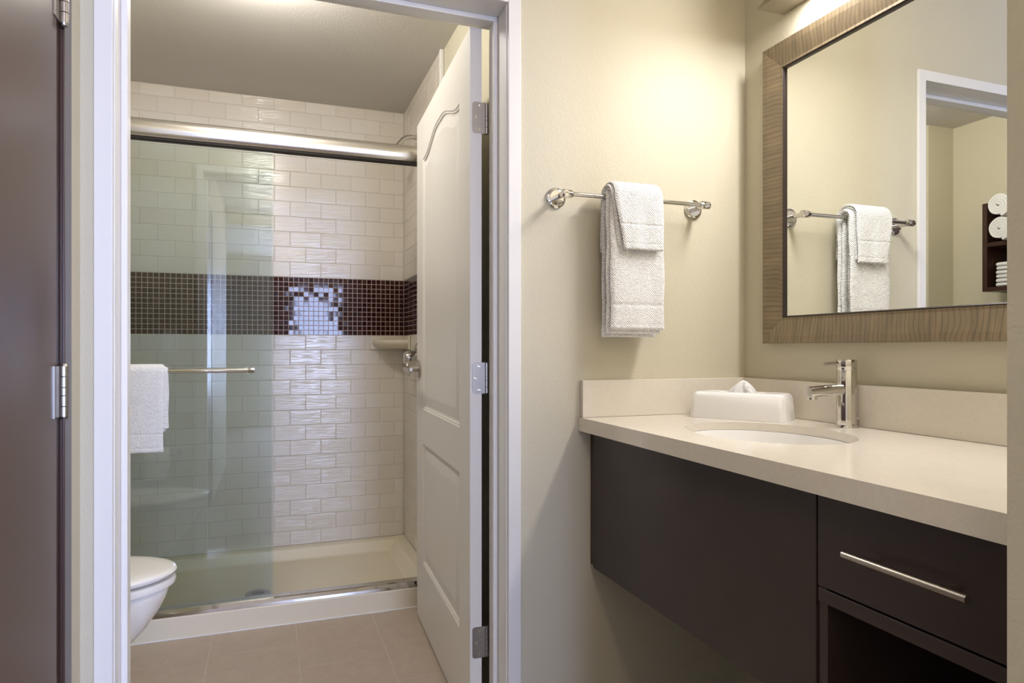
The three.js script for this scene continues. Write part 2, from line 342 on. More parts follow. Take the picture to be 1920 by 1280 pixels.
function tileRows() {                                // [y0, y1, offset] of the cream courses
  const rows = [];
  for (let k = 0; k < 15; k++) { const top = B0 - k * TH; rows.push([Math.max(0.084, top - TH), top, k % 2 ? 0.0775 : 0]); if (top - TH < 0.084) break; }
  for (let k = 0; k < 13; k++) { const bot = B1 + k * TH; rows.push([bot, Math.min(CEIL - 0.001, bot + TH), k % 2 ? 0 : 0.0775]); if (bot + TH > CEIL) break; }
  return rows.filter(([a, b]) => b - a > 0.012);
}
const tileCache = {};
function tileGeo(w, h, variant) {
  const k = `${w.toFixed(4)} ${h.toFixed(4)} ${variant}`;
  if (!tileCache[k]) {
    const g = chamfered(w, h, 0.0096, 0.0014, [0.0, 0.006, -0.006, 0.003][variant] * 0.5, [0.004, -0.003, 0.0, -0.006][variant] * 0.5), uv = g.attributes.uv;
    for (let i = 0; i < uv.count; i++) uv.setXY(i, uv.getX(i) + variant * 0.137, uv.getY(i) + variant * 0.071 + 0.04);
    tileCache[k] = g;
  }
  return tileCache[k];
}
function placeTile(parent, g, mat, u, y, wall, name = 'tile') {   // u = x on the back wall, d on the side walls
  const m = shade(new THREE.Mesh(g, mat)); m.name = name;
  if (wall === 'back') m.position.set(u, y, -(SB + 0.0099));
  else if (wall === 'right') { m.position.set(BR - 0.0036, y, -u); m.rotation.y = -Math.PI / 2; }
  else { m.position.set(SL - 0.010, y, -u); m.rotation.y = Math.PI / 2; }
  parent.add(m); return m;
}
function course(parent, wall, from, to, joint, keep) {
  for (const [y0, y1, off] of tileRows()) {
    const h = y1 - y0 - GAP, start = joint + off - Math.ceil((joint + off - from) / TW) * TW;
    for (let a = start; a < to; a += TW) {
      const A = Math.max(a, from) + GAP / 2, B = Math.min(a + TW, to) - GAP / 2;
      if (B - A < 0.008) continue;
      keep(tileGeo(B - A, h, Math.floor(rnd() * 4)), M.tile[Math.floor(rnd() * 3)], (A + B) / 2, (y0 + y1) / 2);
    }
  }
}
obj('tile_bed', [bx(SL, SR + 0.0022, 0.0835, B0, SB + 0.0016, SB + 0.0099), bx(SL, SR + 0.0022, B1, CEIL, SB + 0.0016, SB + 0.0099)], M.grout, wallBack);
course(wallBack, 'back', SL, SR, 0.332, (g, m, u, y) => placeTile(wallBack, g, m, u, y, 'back'));
obj('tile_bed', [bx(BR - 0.0117, BR - 0.0002, 0.0835, B0, SF + 0.012, SB + 0.009), bx(BR - 0.0117, BR - 0.0002, B1, CEIL, SF + 0.012, SB + 0.009)], M.grout, wallRight);
course(wallRight, 'right', SF + 0.014, SB + 0.002, SB + 0.002 - 0.06, (g, m, u, y) => placeTile(wallRight, g, m, u, y, 'right'));
obj('tile_edge_trim', bx(SR - 0.004, BR - 0.0005, 0.0, CEIL - 0.001, SF - 0.012, SF + 0.012, 0.004), M.white, wallRight);
{ // the end wall that faces away from the photograph's view: its courses joined
  const list = [];
  course(wallShowerLeft, 'left', SF + 0.014, SB, SB - 0.06, (g, m, u, y) => { const q = g.clone(); q.rotateY(Math.PI / 2); q.translate(SL - 0.0136, y, -u); list.push(q); });
  const m = obj('tile_courses', list, M.tile[0], wallShowerLeft); m.userData.kind = 'stuff';
}
// dark glass mosaic band, 12 rows
{
  const tilt = () => (rnd() - 0.5) * 0.02, size = MP - 0.0020;
  const variants = Array.from({ length: 24 }, () => chamfered(size, size, 0.0078, 0.0008, tilt(), tilt()));
  const cols = Math.round((SR - SL) / MP), rest = [], side = [];
  obj('mosaic_bed', bx(SL, SR, B0, B1, SB + 0.0027, SB + 0.0099), M.groutDark, wallBack);
  const first = Math.floor((-0.645 - SL) / MP);
  for (let c = 0; c < cols; c++) for (let r = 0; r < 12; r++) {
    const x = SR - (c + 0.5) * MP, y = B0 + (r + 0.5) * MP, fromLeft = cols - 1 - c, g = variants[Math.floor(rnd() * 24)];
    if (fromLeft >= first && fromLeft < first + 25) placeTile(wallBack, g, M.mosaic[Math.floor(rnd() * 4)], x, y, 'back', 'mosaic_tile');
    else { const q = g.clone(); q.translate(x, y, -(SB + 0.0099)); (rest[c * 7 % 4 ^ r % 4] ??= []).push(q); }
  }
  rest.forEach((l, k) => { obj('mosaic_tiles', l, M.mosaic[k], wallBack).userData.kind = 'stuff'; });
  obj('mosaic_bed', bx(BR - 0.0118, BR - 0.0004, B0, B1, SF + 0.014, SB + 0.004), M.groutDark, wallRight);
  const sc = Math.round((SB - SF - 0.014) / MP), sr = [];
  for (let c = 0; c < sc; c++) for (let r = 0; r < 12; r++) { const q = variants[Math.floor(rnd() * 24)].clone(); q.rotateY(-Math.PI / 2); q.translate(BR - 0.0050, B0 + (r + 0.5) * MP, -(SB - (c + 0.5) * MP)); (sr[(c * 5 + r * 3) % 4] ??= []).push(q); }
  sr.forEach((l, k) => { obj('mosaic_tiles', l, M.mosaic[k], wallRight).userData.kind = 'stuff'; });
  const sl = [];
  for (let c = 0; c < sc; c++) for (let r = 0; r < 12; r++) { const q = variants[(c * 5 + r) % 24].clone(); q.rotateY(Math.PI / 2); q.translate(SL - 0.0125, B0 + (r + 0.5) * MP, -(SB - (c + 0.5) * MP)); sl.push(q); }
  obj('mosaic_tiles', sl, M.mosaic[0], wallShowerLeft).userData.kind = 'stuff';
}

// ---------------------------------------------------------------- shower tray
{
  const t = thing('shower_tray', [(SL + SR) / 2, 0, (SF + SB) / 2], 'cream acrylic shower tray with a raised curb', 'shower tray');
  const fy = 0.030, q = [];
  const prism = (prof, len) => { const s = new THREE.Shape(); prof.forEach(([a, b], i) => i ? s.lineTo(a, b) : s.moveTo(a, b)); s.closePath(); return new THREE.ExtrudeGeometry(s, { depth: len, bevelEnabled: false }).toNonIndexed(); };
  const ledge = [[0, 0.001], [0, 0.083], [0.052, 0.083], [0.060, 0.080], [0.064, 0.073], [0.090, 0.036], [0.098, 0.031], [0.108, fy - 0.0005], [0.108, 0.001]];
  const back = prism(ledge.map(([a, b]) => [a, b]), SR - SL); back.rotateY(Math.PI / 2); back.scale(-1, 1, -1); // profile runs along z
  const fix = (g, fn) => { const p = g.attributes.position; for (let i = 0; i < p.count; i++) { const [x, y, d] = fn(p.getX(i), p.getY(i), p.getZ(i)); p.setXYZ(i, x, y, -d); } g.computeVertexNormals(); return uvMetres(g); };
  const mk = (len, fn, flip) => { const g = prism(ledge, len); const r = fix(g, fn); if (flip) { const p = r.attributes.position; for (let i = 0; i < p.count; i += 3) { const a = [p.getX(i + 1), p.getY(i + 1), p.getZ(i + 1)]; p.setXYZ(i + 1, p.getX(i + 2), p.getY(i + 2), p.getZ(i + 2)); p.setXYZ(i + 2, ...a); } r.computeVertexNormals(); } return r; };
  q.push(mk(SR - SL + 0.0035, (a, y, l) => [SL - 0.002 + l, y, SB + 0.0012 - a], true));
  q.push(mk(SB - SF - 0.0672, (a, y, l) => [SR + 0.0015 - a, y * 0.99, SF + 0.0681 + l], true));
  q.push(mk(SB - SF - 0.07, (a, y, l) => [SL + 0.002 + a, y * 0.99, SF + 0.0681 + l], false));
  q.push(bx(SL + 0.002, SR - 0.002, 0.001, 0.090, SF, SF + 0.070, 0.006));
  q.push(bx(SL + 0.1, SR - 0.1, 0.001, fy, SF + 0.06, SB - 0.1));
  obj('basin', q, M.acrylic, t);
  obj('caulk_line', rod([SL + 0.004, 0.006, SF - 0.001], [SR - 0.003, 0.006, SF - 0.001], 0.003, 0.003, 8), M.white, t);
  const dr = new THREE.Group(); dr.name = 'drain'; t.add(dr);
  const cx = -0.05, cd = 3.15;
  obj('drain_rim', turned([[0.026, 0.0016], [0.034, 0.0022], [0.050, 0.0030], [0.0535, 0.0018], [0.0535, 0]], [cx, fy, cd], [0, 1, 0]), M.satin, dr);
  obj('drain_hollow', rod([cx, fy + 0.0001, cd], [cx, fy + 0.0008, cd], 0.034), M.darkGap, dr);
  for (let k = -3; k <= 3; k++) { const hw = Math.sqrt(0.033 ** 2 - (k * 0.0088) ** 2); obj('grate_bar', bx(cx - hw, cx + hw, fy + 0.0008, fy + 0.0024, cd + k * 0.0088 - 0.0022, cd + k * 0.0088 + 0.0022), M.satin, dr); }
}

// ---------------------------------------------------------------- sliding shower enclosure
{
  const t = thing('shower_enclosure', [(SL + SR) / 2, 0.09, SF + 0.035], 'sliding glass shower enclosure with a polished aluminium header, both panes pushed to one side', 'shower door');
  // header: soft half round nose towards the room
  const pr = []; for (let k = 0; k <= 14; k++) { const a = -Math.PI / 2 + Math.PI * k / 14; pr.push([-Math.cos(a) * 0.026, 1.9475 + Math.sin(a) * 0.0385]); }
  const prof = [[0.030, 1.909], ...pr, [0.030, 1.986]];
  const ring = x => prof.map(([o, y]) => [x, y, SF + 0.026 + o]);
  obj('header', loft([ring(SL + 0.001), ring(SR - 0.001)], true, 0.5), M.alu, t);
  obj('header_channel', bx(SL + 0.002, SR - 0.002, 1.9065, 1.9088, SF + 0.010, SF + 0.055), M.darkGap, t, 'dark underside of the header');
  obj('end_bracket', bx(SR - 0.055, SR - 0.0012, 1.9055, 1.9895, SF - 0.0035, SF + 0.058, 0.008), M.alu, t);
  // sill track
  const sp = [[0.002, 0.0902], [0.003, 0.101], [0.010, 0.113], [0.016, 0.116], [0.054, 0.116], [0.056, 0.0902]];
  obj('sill_track', loft([SL + 0.003, SR - 0.003].map(x => sp.map(([o, y]) => [x, y, SF + o])), true, 0.4), M.chrome, t);
  obj('wall_channel', bx(SL + 0.0005, SL + 0.018, 0.116, 1.906, SF + 0.012, SF + 0.055), M.alu, t);
  const gA = obj('glass_panel', bx(SL + 0.02, 0.014, 0.118, 1.90, SF + 0.020, SF + 0.027), M.glass, t);
  const gB = obj('glass_panel', bx(SL + 0.02, 0.006, 0.118, 1.90, SF + 0.042, SF + 0.049), M.glass, t);
  const by = 1.027, bd = SF - 0.022;
  obj('towel_bar', [rod([-0.775, by, bd], [-0.063, by, bd], 0.0085), rod([-0.083, by, bd], [-0.083, by, SF + 0.0199], 0.0075), rod([-0.755, by, bd], [-0.755, by, SF + 0.0199], 0.0075),
    turned([[0, 0], [0.0105, 0], [0.0115, 0.004], [0.0105, 0.022], [0, 0.022]], [-0.079, by, bd], [1, 0, 0]), turned([[0, 0], [0.013, 0], [0.013, 0.004], [0, 0.004]], [-0.083, by, SF + 0.0199], [0, 0, -1])], M.chrome, t, 'chrome bar across the glass');
}

// ---------------------------------------------------------------- shower fittings
{
  const t = thing('overhead_shower', [SR, 2.15, 3.28], 'chrome shower head on a bent arm above the shower header', 'shower head');
  obj('flange', turned([[0, 0], [0.030, 0], [0.030, 0.003], [0.022, 0.009], [0.012, 0.011], [0, 0.011]], [SR - 0.0005, 2.158, 3.28], [-1, 0, 0]), M.chrome, t);
  obj('arm', tube([[SR - 0.002, 2.158, 3.28], [0.660, 2.160, 3.28], [0.632, 2.153, 3.28], [0.61, 2.134, 3.28], [0.593, 2.113, 3.28]], 0.012), M.chrome, t);
  obj('head', turned([[0, 0], [0.011, 0], [0.013, 0.02], [0.018, 0.035], [0.038, 0.06], [0.042, 0.075], [0.042, 0.083], [0.036, 0.086], [0, 0.086]], [0.597, 2.119, 3.28], [-0.6, -0.8, 0]), M.chrome, t);
  const v = thing('shower_valve', [SR, 1.067, 3.286], 'chrome shower valve with round plate beside the corner shelf', 'shower valve');
  obj('plate', turned([[0, 0], [0.076, 0], [0.076, 0.003], [0.070, 0.008], [0.040, 0.012], [0, 0.012]], [SR - 0.0005, 1.067, 3.286], [-1, 0, 0], 48), M.chrome, v);
  obj('hub', turned([[0, 0], [0.034, 0], [0.034, 0.03], [0.032, 0.054], [0.027, 0.06], [0, 0.06]], [SR - 0.0115, 1.067, 3.286], [-1, 0, 0]), M.chrome, v);
  obj('lever', tube([[SR - 0.055, 1.064, 3.28], [SR - 0.06, 1.045, 3.262], [SR - 0.062, 1.012, 3.245], [SR - 0.058, 0.985, 3.238]], 0.0075), M.chrome, v);
  // corner shelf
  const c = thing('corner_shelf', [SR, 1.12, SB], 'cream ceramic corner shelf under the mosaic band', 'shelf');
  const out = (r, y) => { const pts = [[SR - 0.0006, y, SB - 0.0006]], N = 18; for (let i = 0; i <= N; i++) { const a = i / N, e = a * a * (3 - 2 * a); pts.push([SR - 0.0006 - r * Math.pow(Math.cos(a * Math.PI / 2), 0.72), y, SB - 0.0006 - r * Math.pow(Math.sin(a * Math.PI / 2), 0.72)]); } return pts; };
  obj('tray', loft([out(0.118, 1.112), out(0.155, 1.122), out(0.170, 1.135), out(0.176, 1.148), out(0.174, 1.156), out(0.166, 1.157), out(0.154, 1.149), out(0.05, 1.148)], true, 0.9), M.acrylic, c);
  obj('back_plate', [bx(SR - 0.185, SR - 0.0008, 1.106, 1.180, SB - 0.009, SB - 0.0004, 0.004), bx(SR - 0.009, SR - 0.0004, 1.106, 1.180, SB - 0.185, SB - 0.009, 0.004)], M.acrylic, c);
}

// ---------------------------------------------------------------- toilet
{
  const t = thing('toilet', [-0.66, 0.0045, 2.41], 'white porcelain toilet with closed lid, cut off by the door frame', 'toilet');
  const egg = (xb, xf, hw, y, sq = 2.3) => { const n = 56, c = xb + (xf - xb) * 0.46, p = []; for (let i = 0; i < n; i++) { const a = 2 * Math.PI * i / n, ca = Math.cos(a), sa = Math.sin(a), e = ca > 0 ? 2.0 : sq, f = v => Math.sign(v) * Math.pow(Math.abs(v), 2 / e); p.push([c + f(ca) * (ca > 0 ? xf - c : c - xb), y, 2.41 - f(sa) * hw]); } return p; };
  obj('bowl', loft([egg(-0.93, -0.545, 0.105, 0.0050), egg(-0.93, -0.55, 0.100, 0.0500), egg(-0.93, -0.535, 0.10, 0.1000), egg(-0.94, -0.49, 0.112, 0.1380), egg(-0.95, -0.425, 0.135, 0.1980), egg(-0.95, -0.365, 0.156, 0.2580), egg(-0.95, -0.328, 0.168, 0.3130), egg(-0.95, -0.311, 0.172, 0.3480), egg(-0.95, -0.306, 0.173, 0.3700), egg(-0.945, -0.312, 0.168, 0.3770)], true, 1.2), M.porcelain, t);
  obj('seat', loft([egg(-0.845, -0.300, 0.176, 0.3785), egg(-0.85, -0.288, 0.184, 0.3820), egg(-0.85, -0.286, 0.186, 0.3930), egg(-0.85, -0.290, 0.183, 0.4010), egg(-0.845, -0.305, 0.172, 0.4025)], true, 1.0), M.plastic, t);
  obj('lid', loft([egg(-0.85, -0.300, 0.174, 0.4085), egg(-0.855, -0.288, 0.184, 0.4110), egg(-0.855, -0.284, 0.187, 0.4180), egg(-0.855, -0.288, 0.184, 0.4250), egg(-0.85, -0.300, 0.174, 0.4285), egg(-0.84, -0.34, 0.145, 0.4310), egg(-0.8, -0.48, 0.06, 0.4325)], true, 1.0), M.plastic, t);
  for (const k of [2.30, 2.505]) obj('seat_bumper', bx(-0.42, -0.40, 0.4025, 0.4106, k, k + 0.015), M.plastic, t);
  for (const k of [2.35, 2.47]) obj('seat_hinge', [rod([-0.858, 0.411, k - 0.02], [-0.858, 0.411, k + 0.02], 0.011), bx(-0.875, -0.845, 0.377, 0.407, k - 0.015, k + 0.015)], M.plastic, t);
  obj('tank', bx(-1.035, -0.872, 0.395, 0.735, 2.20, 2.62, 0.02), M.porcelain, t);
  obj('tank_lid', bx(-1.041, -0.862, 0.736, 0.768, 2.19, 2.63, 0.012), M.porcelain, t);
  obj('flush_lever', [rod([-0.872, 0.69, 2.27], [-0.855, 0.69, 2.27], 0.012), tube([[-0.857, 0.69, 2.27], [-0.853, 0.688, 2.30], [-0.852, 0.683, 2.34]], 0.006)], M.chrome, t);
  t.position.x += 0.014; t.position.z += 0.12; t.scale.y = 1.04;
}
// paper holder and switch on the bathroom side of the door wall, mirrored in the glass
{
  const t = thing('toilet_paper_holder', [-0.53, 0.565, DB], 'chrome toilet paper holder, mirrored in the shower glass', 'paper holder');
  obj('rosette', turned([[0, 0], [0.026, 0], [0.026, 0.005], [0.012, 0.012], [0, 0.012]], [-0.45, 0.565, DB + 0.0005], [0, 0, 1]), M.chrome, t);
  obj('arm', tube([[-0.45, 0.565, DB + 0.005], [-0.45, 0.565, DB + 0.055], [-0.46, 0.565, DB + 0.072], [-0.50, 0.565, DB + 0.074], [-0.60, 0.565, DB + 0.074]], 0.007), M.chrome, t);
  const r = thing('toilet_paper_roll', [-0.535, 0.51, DB + 0.074], 'white toilet paper roll, mirrored in the shower glass', 'toilet paper');
  obj('paper', turned([[0.020, 0], [0.054, 0], [0.055, 0.002], [0.055, 0.102], [0.054, 0.104], [0.020, 0.104], [0.020, 0]], [-0.587, 0.552, DB + 0.074], [1, 0, 0]), M.hem, r);
  obj('loose_sheet', bx(-0.585, -0.485, 0.455, 0.55, DB + 0.128, DB + 0.1295), M.hem, r);
  const s = thing('light_switch', [-0.485, 1.15, DB], 'white light switch plate, mirrored in the shower glass', 'switch');
  obj('plate', bx(-0.521, -0.449, 1.093, 1.207, DB + 0.0003, DB + 0.006, 0.002), M.plastic, s);
  obj('rocker', bx(-0.502, -0.468, 1.117, 1.183, DB + 0.006, DB + 0.009, 0.001), M.plastic, s);
}
// ceiling lamp of the bathroom, just out of the frame
{
  const cx = -0.05, cd = 2.37;
  const t = thing('ceiling_lamp', [cx, CEIL, cd], 'round white glass ceiling lamp of the bathroom, above the toilet', 'lamp');
  obj('canopy', turned([[0, 0], [0.10, 0], [0.10, 0.012], [0.085, 0.02], [0, 0.02]], [cx, CEIL - 0.0005, cd], [0, -1, 0]), M.satin, t);
  obj('lamp_shade', turned([[0.0, 0.078], [0.05, 0.076], [0.09, 0.068], [0.118, 0.052], [0.127, 0.036], [0.124, 0.0205], [0.08, 0.0205]], [cx, CEIL, cd], [0, -1, 0]), M.lampGlow, t);
  const l = new THREE.PointLight(new THREE.Color('#fffbf5'), 2.6, 0, 2); l.position.set(0, -0.050, 0); l.castShadow = true; l.shadow.radius = 4.5; t.add(l);
}

// ceiling lamp of the hall, behind the camera: warms the worktop edge and the brown door
{
  const cx = 0.18, cd = -0.45;
  const t = thing('ceiling_lamp', [cx, CEIL, cd], 'small round ceiling lamp of the hall beside the brown entry door', 'lamp');
  obj('canopy', turned([[0, 0], [0.09, 0], [0.09, 0.012], [0.075, 0.02], [0, 0.02]], [cx, CEIL - 0.0005, cd], [0, -1, 0]), M.satin, t);
  obj('lamp_shade', turned([[0.0, 0.088], [0.05, 0.085], [0.09, 0.072], [0.112, 0.052], [0.118, 0.036], [0.115, 0.0205], [0.07, 0.0205]], [cx, CEIL, cd], [0, -1, 0]), M.lampGlow, t);
  const l = new THREE.PointLight(new THREE.Color('#ffe4c0'), 1.7, 0, 2); l.position.set(0, -0.055, 0); l.castShadow = true; l.shadow.radius = 4.5; t.add(l);
}

// ---------------------------------------------------------------- towels
function drape({ x0, x1, y, d, r, th, front, back, lean = 0, skew = 0, wave = 0.0015, ph = 0, nx = 26 }) {
  const rm = r + th / 2, arc = Math.PI * rm, L = front + arc + back, ns = 200, pos = [], uv = [], idx = [];
  const at = s => s < front ? [y - front + s, d - rm, 0, -1] : s < front + arc ? (a => [y + Math.sin(a) * rm, d - Math.cos(a) * rm, Math.sin(a), -Math.cos(a)])((s - front) / rm) : [y - (s - front - arc), d + rm, 0, 1];
  for (const side of [1, -1]) for (let j = 0; j <= ns; j++) for (let i = 0; i <= nx; i++) {
    const u = i / nx, s = L * j / ns, [py, pd, ny, nd] = at(s), e = Math.min(u, 1 - u) * (x1 - x0), b = Math.min(s, L - s);
    const edge = Math.sqrt(Math.max(0, 1 - Math.pow(Math.max(0, 1 - e / (th * 0.55)), 2))), bot = Math.sqrt(Math.max(0, 1 - Math.pow(Math.max(0, 1 - b / (th * 0.6)), 2)));
    let h = th / 2 * Math.max(0.02, edge) * Math.max(0.03, bot);
    const fd = s < front ? s : b;
    if (Math.abs(b - 0.069) < 0.003) h *= 0.62; if (b < 0.019 && b > 0.015) h *= 0.75;
    const hang = s < front ? 1 - s / front : s > front + arc ? (s - front - arc) / back : 0;
    const w = wave * (Math.sin(u * 7 + s * 9 + ph) + 0.6 * Math.sin(u * 15 - s * 14 + 2 * ph)) * Math.min(1, hang * 3);
    const out = s < front ? -lean * hang : s > front + arc ? lean * 0.2 * hang : 0;
    const xx = x0 + (x1 - x0) * u + (s < front ? skew * hang * (1 - u) : 0) + 0.0012 * Math.sin(s * 40 + ph) * (u < 0.5 ? -1 : 1) * (e < 0.01 ? 1 : 0);
    pos.push(xx, py + ny * h * side, -(pd + nd * h * side + w + out)); uv.push(xx, s);
  }
  const n = (ns + 1) * (nx + 1), q = (j, i) => j * (nx + 1) + i;
  for (let j = 0; j < ns; j++) for (let i = 0; i < nx; i++) {
    const a = q(j, i), b = q(j, i + 1), c = q(j + 1, i), e = q(j + 1, i + 1);
    idx.push(a, b, c, b, e, c, n + a, n + c, n + b, n + b, n + c, n + e);
  }
  const rim = (a, b) => idx.push(a, n + a, b, b, n + a, n + b);
  for (let i = 0; i < nx; i++) { rim(q(0, i), q(0, i + 1)); rim(q(ns, i + 1), q(ns, i)); }
  for (let j = 0; j < ns; j++) { rim(q(j + 1, 0), q(j, 0)); rim(q(j, nx), q(j + 1, nx)); }
  const g = new THREE.BufferGeometry();
  g.setAttribute('position', new THREE.Float32BufferAttribute(pos, 3)); g.setAttribute('uv', new THREE.Float32BufferAttribute(uv, 2)); g.setIndex(idx); g.computeVertexNormals();
  return g;
}
// ---------------------------------------------------------------- chrome towel bar beside the mirror
{
  const y = 1.530, d = 1.634;
  const t = thing('towel_bar', [0.97, y, D1], 'chrome towel bar with round rosettes beside the vanity', 'towel bar');
  for (const [x, s] of [[0.745, 1], [1.195, -1]]) {
    obj('rosette', turned([[0, 0], [0.0285, 0], [0.0285, 0.006], [0.0265, 0.008], [0.021, 0.0085], [0.020, 0.0105], [0.0, 0.0105]], [x, y, D1 - 0.0005], [0, 0, -1], 48), M.chrome, t);
    obj('post', [rod([x, y, D1 - 0.009], [x, y, d - 0.011], 0.0075), turned([[0, 0], [0.0105, 0], [0.0112, 0.002], [0.0112, 0.028], [0.0100, 0.031], [0.0078, 0.032], [0, 0.032]], [x - s * 0.0100, y, d], [s, 0, 0])], M.chrome, t);
  }
  obj('bar', rod([0.752, y, d], [1.188, y, d], 0.0062), M.chrome, t);
  const h = thing('hand_towel', [0.95, 1.15, d], 'long white terry hand towel folded over the chrome bar, under the washcloth', 'towel');
  obj('under_fold', drape({ x0: 0.862, x1: 1.030, y, d, r: 0.0066, th: 0.0095, front: 0.376, back: 0.385, lean: 0.004, ph: 1 }), M.terry, h);
  obj('outer_fold', drape({ x0: 0.869, x1: 1.037, y, d, r: 0.0165, th: 0.0105, front: 0.366, back: 0.352, lean: 0.004, ph: 2.1 }), M.terry, h);
  const w = thing('washcloth', [0.95, 1.38, d], 'small white terry washcloth draped over the hand towel', 'towel');
  obj('under_fold', drape({ x0: 0.868, x1: 1.020, y, d, r: 0.0275, th: 0.0075, front: 0.140, back: 0.150, skew: 0.022, lean: 0.002, ph: 0.4 }), M.terry, w);
  obj('outer_fold', drape({ x0: 0.874, x1: 1.024, y, d, r: 0.0354, th: 0.0085, front: 0.148, back: 0.13, skew: 0.026, lean: 0.004, ph: 3.2 }), M.terry, w);
}
// towel on the shower door
{
  const y = 1.027, d = SF - 0.022;
  const h = thing('bath_towel', [-0.5, 0.74, d], 'white terry towel hanging on the glass shower door bar', 'towel');
  obj('under_fold', drape({ x0: -0.62, x1: -0.360, y, d, r: 0.0088, th: 0.009, front: 0.215, back: 0.215, ph: 0.5 }), M.terry, h);
  obj('outer_fold', drape({ x0: -0.63, x1: -0.373, y, d, r: 0.018, th: 0.0095, front: 0.300, back: 0.23, lean: 0.003, ph: 2.5 }), M.terry, h);
}

// ---------------------------------------------------------------- vanity
const VX = 0.815, PX = 0.848;
{
  const y0 = CT - 0.0375, cx = 1.083, cd = 1.255, a = 0.165, b = 0.213;
  const t = thing('countertop', [1.1, y0, 1.1], 'speckled beige quartz worktop with an oval cutout for the basin', 'countertop');
  const s = new THREE.Shape(); s.moveTo(VX, ND + 0.001); s.lineTo(XM - 0.001, ND + 0.001); s.lineTo(XM - 0.001, D1 - 0.001); s.lineTo(VX, D1 - 0.001); s.closePath();
  const hole = new THREE.Path(); hole.absellipse(cx, cd, a, b, 0, 2 * Math.PI, true); s.holes.push(hole);
  const g = new THREE.ExtrudeGeometry(s, { depth: 0.020, bevelEnabled: false, curveSegments: 64 }); g.rotateX(-Math.PI / 2); g.translate(0, CT - 0.020, 0);
  obj('slab', uvMetres(g.toNonIndexed()), M.stone, t);
  obj('front_edge', bx(VX, VX + 0.020, y0, CT - 0.02, ND + 0.001, D1 - 0.001), M.stone, t);
  obj('side_splash', bx(VX + 0.005, XM - 0.0015, CT + 0.0002, CT + 0.104, D1 - 0.0205, D1 - 0.0008, 0.0015), M.stone, t);
  obj('back_splash', bx(XM - 0.0205, XM - 0.0008, CT + 0.0002, CT + 0.104, ND + 0.001, D1 - 0.021, 0.0015), M.stone, t);
  // basin
  const bs = thing('sink_basin', [cx, CT - 0.17, cd], 'white oval undermount basin below the worktop cutout', 'sink');
  const ring = (k, y) => { const n = 64, p = []; for (let i = 0; i < n; i++) { const q = 2 * Math.PI * i / n; p.push([cx + Math.cos(q) * a * k, y, cd - Math.sin(q) * b * k]); } return p; };
  const top = CT - 0.0205, prof = [[1.10, 0], [0.985, 0], [0.975, 0.006], [0.955, 0.03], [0.90, 0.07], [0.80, 0.105], [0.62, 0.13], [0.35, 0.142], [0.14, 0.145], [0.14, 0.155], [0.37, 0.152], [0.66, 0.14], [0.86, 0.11], [0.98, 0.07], [1.04, 0.02], [1.10, 0.012], [1.10, 0]];
  obj('bowl', loft(prof.map(([k, q]) => ring(k, top - q)), false, 0.9), M.porcelain, bs);
  obj('drain', turned([[0, 0.004], [0.018, 0.003], [0.029, 0.003], [0.031, 0], [0, 0]], [cx, top - 0.146, cd], [0, 1, 0]), M.chrome, bs);
}
{
  const yb = 0.502, yt = CT - 0.0378, dj = 0.8625;     // joint between apron panel and drawer unit
  const t = thing('vanity_cabinet', [1.1, yb, 1.28], 'wide dark brown wall hung vanity panel under the basin', 'cabinet');
  obj('apron_panel', bx(PX, PX + 0.019, yb, yt - 0.001, dj + 0.0015, D1 - 0.030, 0.001), M.cabinet, t);
  obj('scribe_strip', bx(PX + 0.006, PX + 0.025, yb + 0.003, yt - 0.001, D1 - 0.0285, D1 - 0.001), M.cabinet, t);
  obj('support_rail', bx(PX + 0.026, XM - 0.002, yb + 0.06, yb + 0.078, 1.655, D1 - 0.002), M.cabinet, t);
  const u = thing('drawer_unit', [1.1, 0, 0.68], 'dark brown drawer unit with an open shelf below the worktop', 'cabinet');
  const d0 = ND + 0.002, d1 = dj - 0.0015, bk = XM - 0.003;
  obj('side_panel', bx(PX + 0.004, bk, 0.005, yt - 0.001, d1 - 0.018, d1), M.cabinet, u);
  obj('side_panel', bx(PX + 0.004, bk, 0.005, yt - 0.001, d0, d0 + 0.016), M.cabinet, u);
  obj('back_panel', bx(bk - 0.012, bk - 0.0005, 0.005, yt - 0.001, d0 + 0.0165, d1 - 0.0185), M.cabinet, u);
  obj('shelf', bx(PX + 0.001, bk - 0.013, 0.699, 0.7215, d0 + 0.0005, d1 - 0.0005, 0.001), M.cabinet, u);
  obj('floor_shelf', bx(PX + 0.002, bk - 0.013, 0.09, 0.112, d0 + 0.0165, d1 - 0.0185), M.cabinet, u);
  const f = obj('drawer_front', bx(PX, PX + 0.019, 0.7255, yt - 0.004, d0 + 0.001, d1 - 0.001, 0.0012), M.cabinet, u);
  const hx = PX - 0.032, hy = 0.802;
  obj('bar_handle', [rod([hx, hy, 0.778], [hx, hy, 0.586], 0.006), rod([hx, hy, 0.744], [PX + 0.0005, hy, 0.744], 0.0045), rod([hx, hy, 0.620], [PX + 0.0005, hy, 0.620], 0.0045)], M.nickel, f, 'brushed steel bar handle');
}
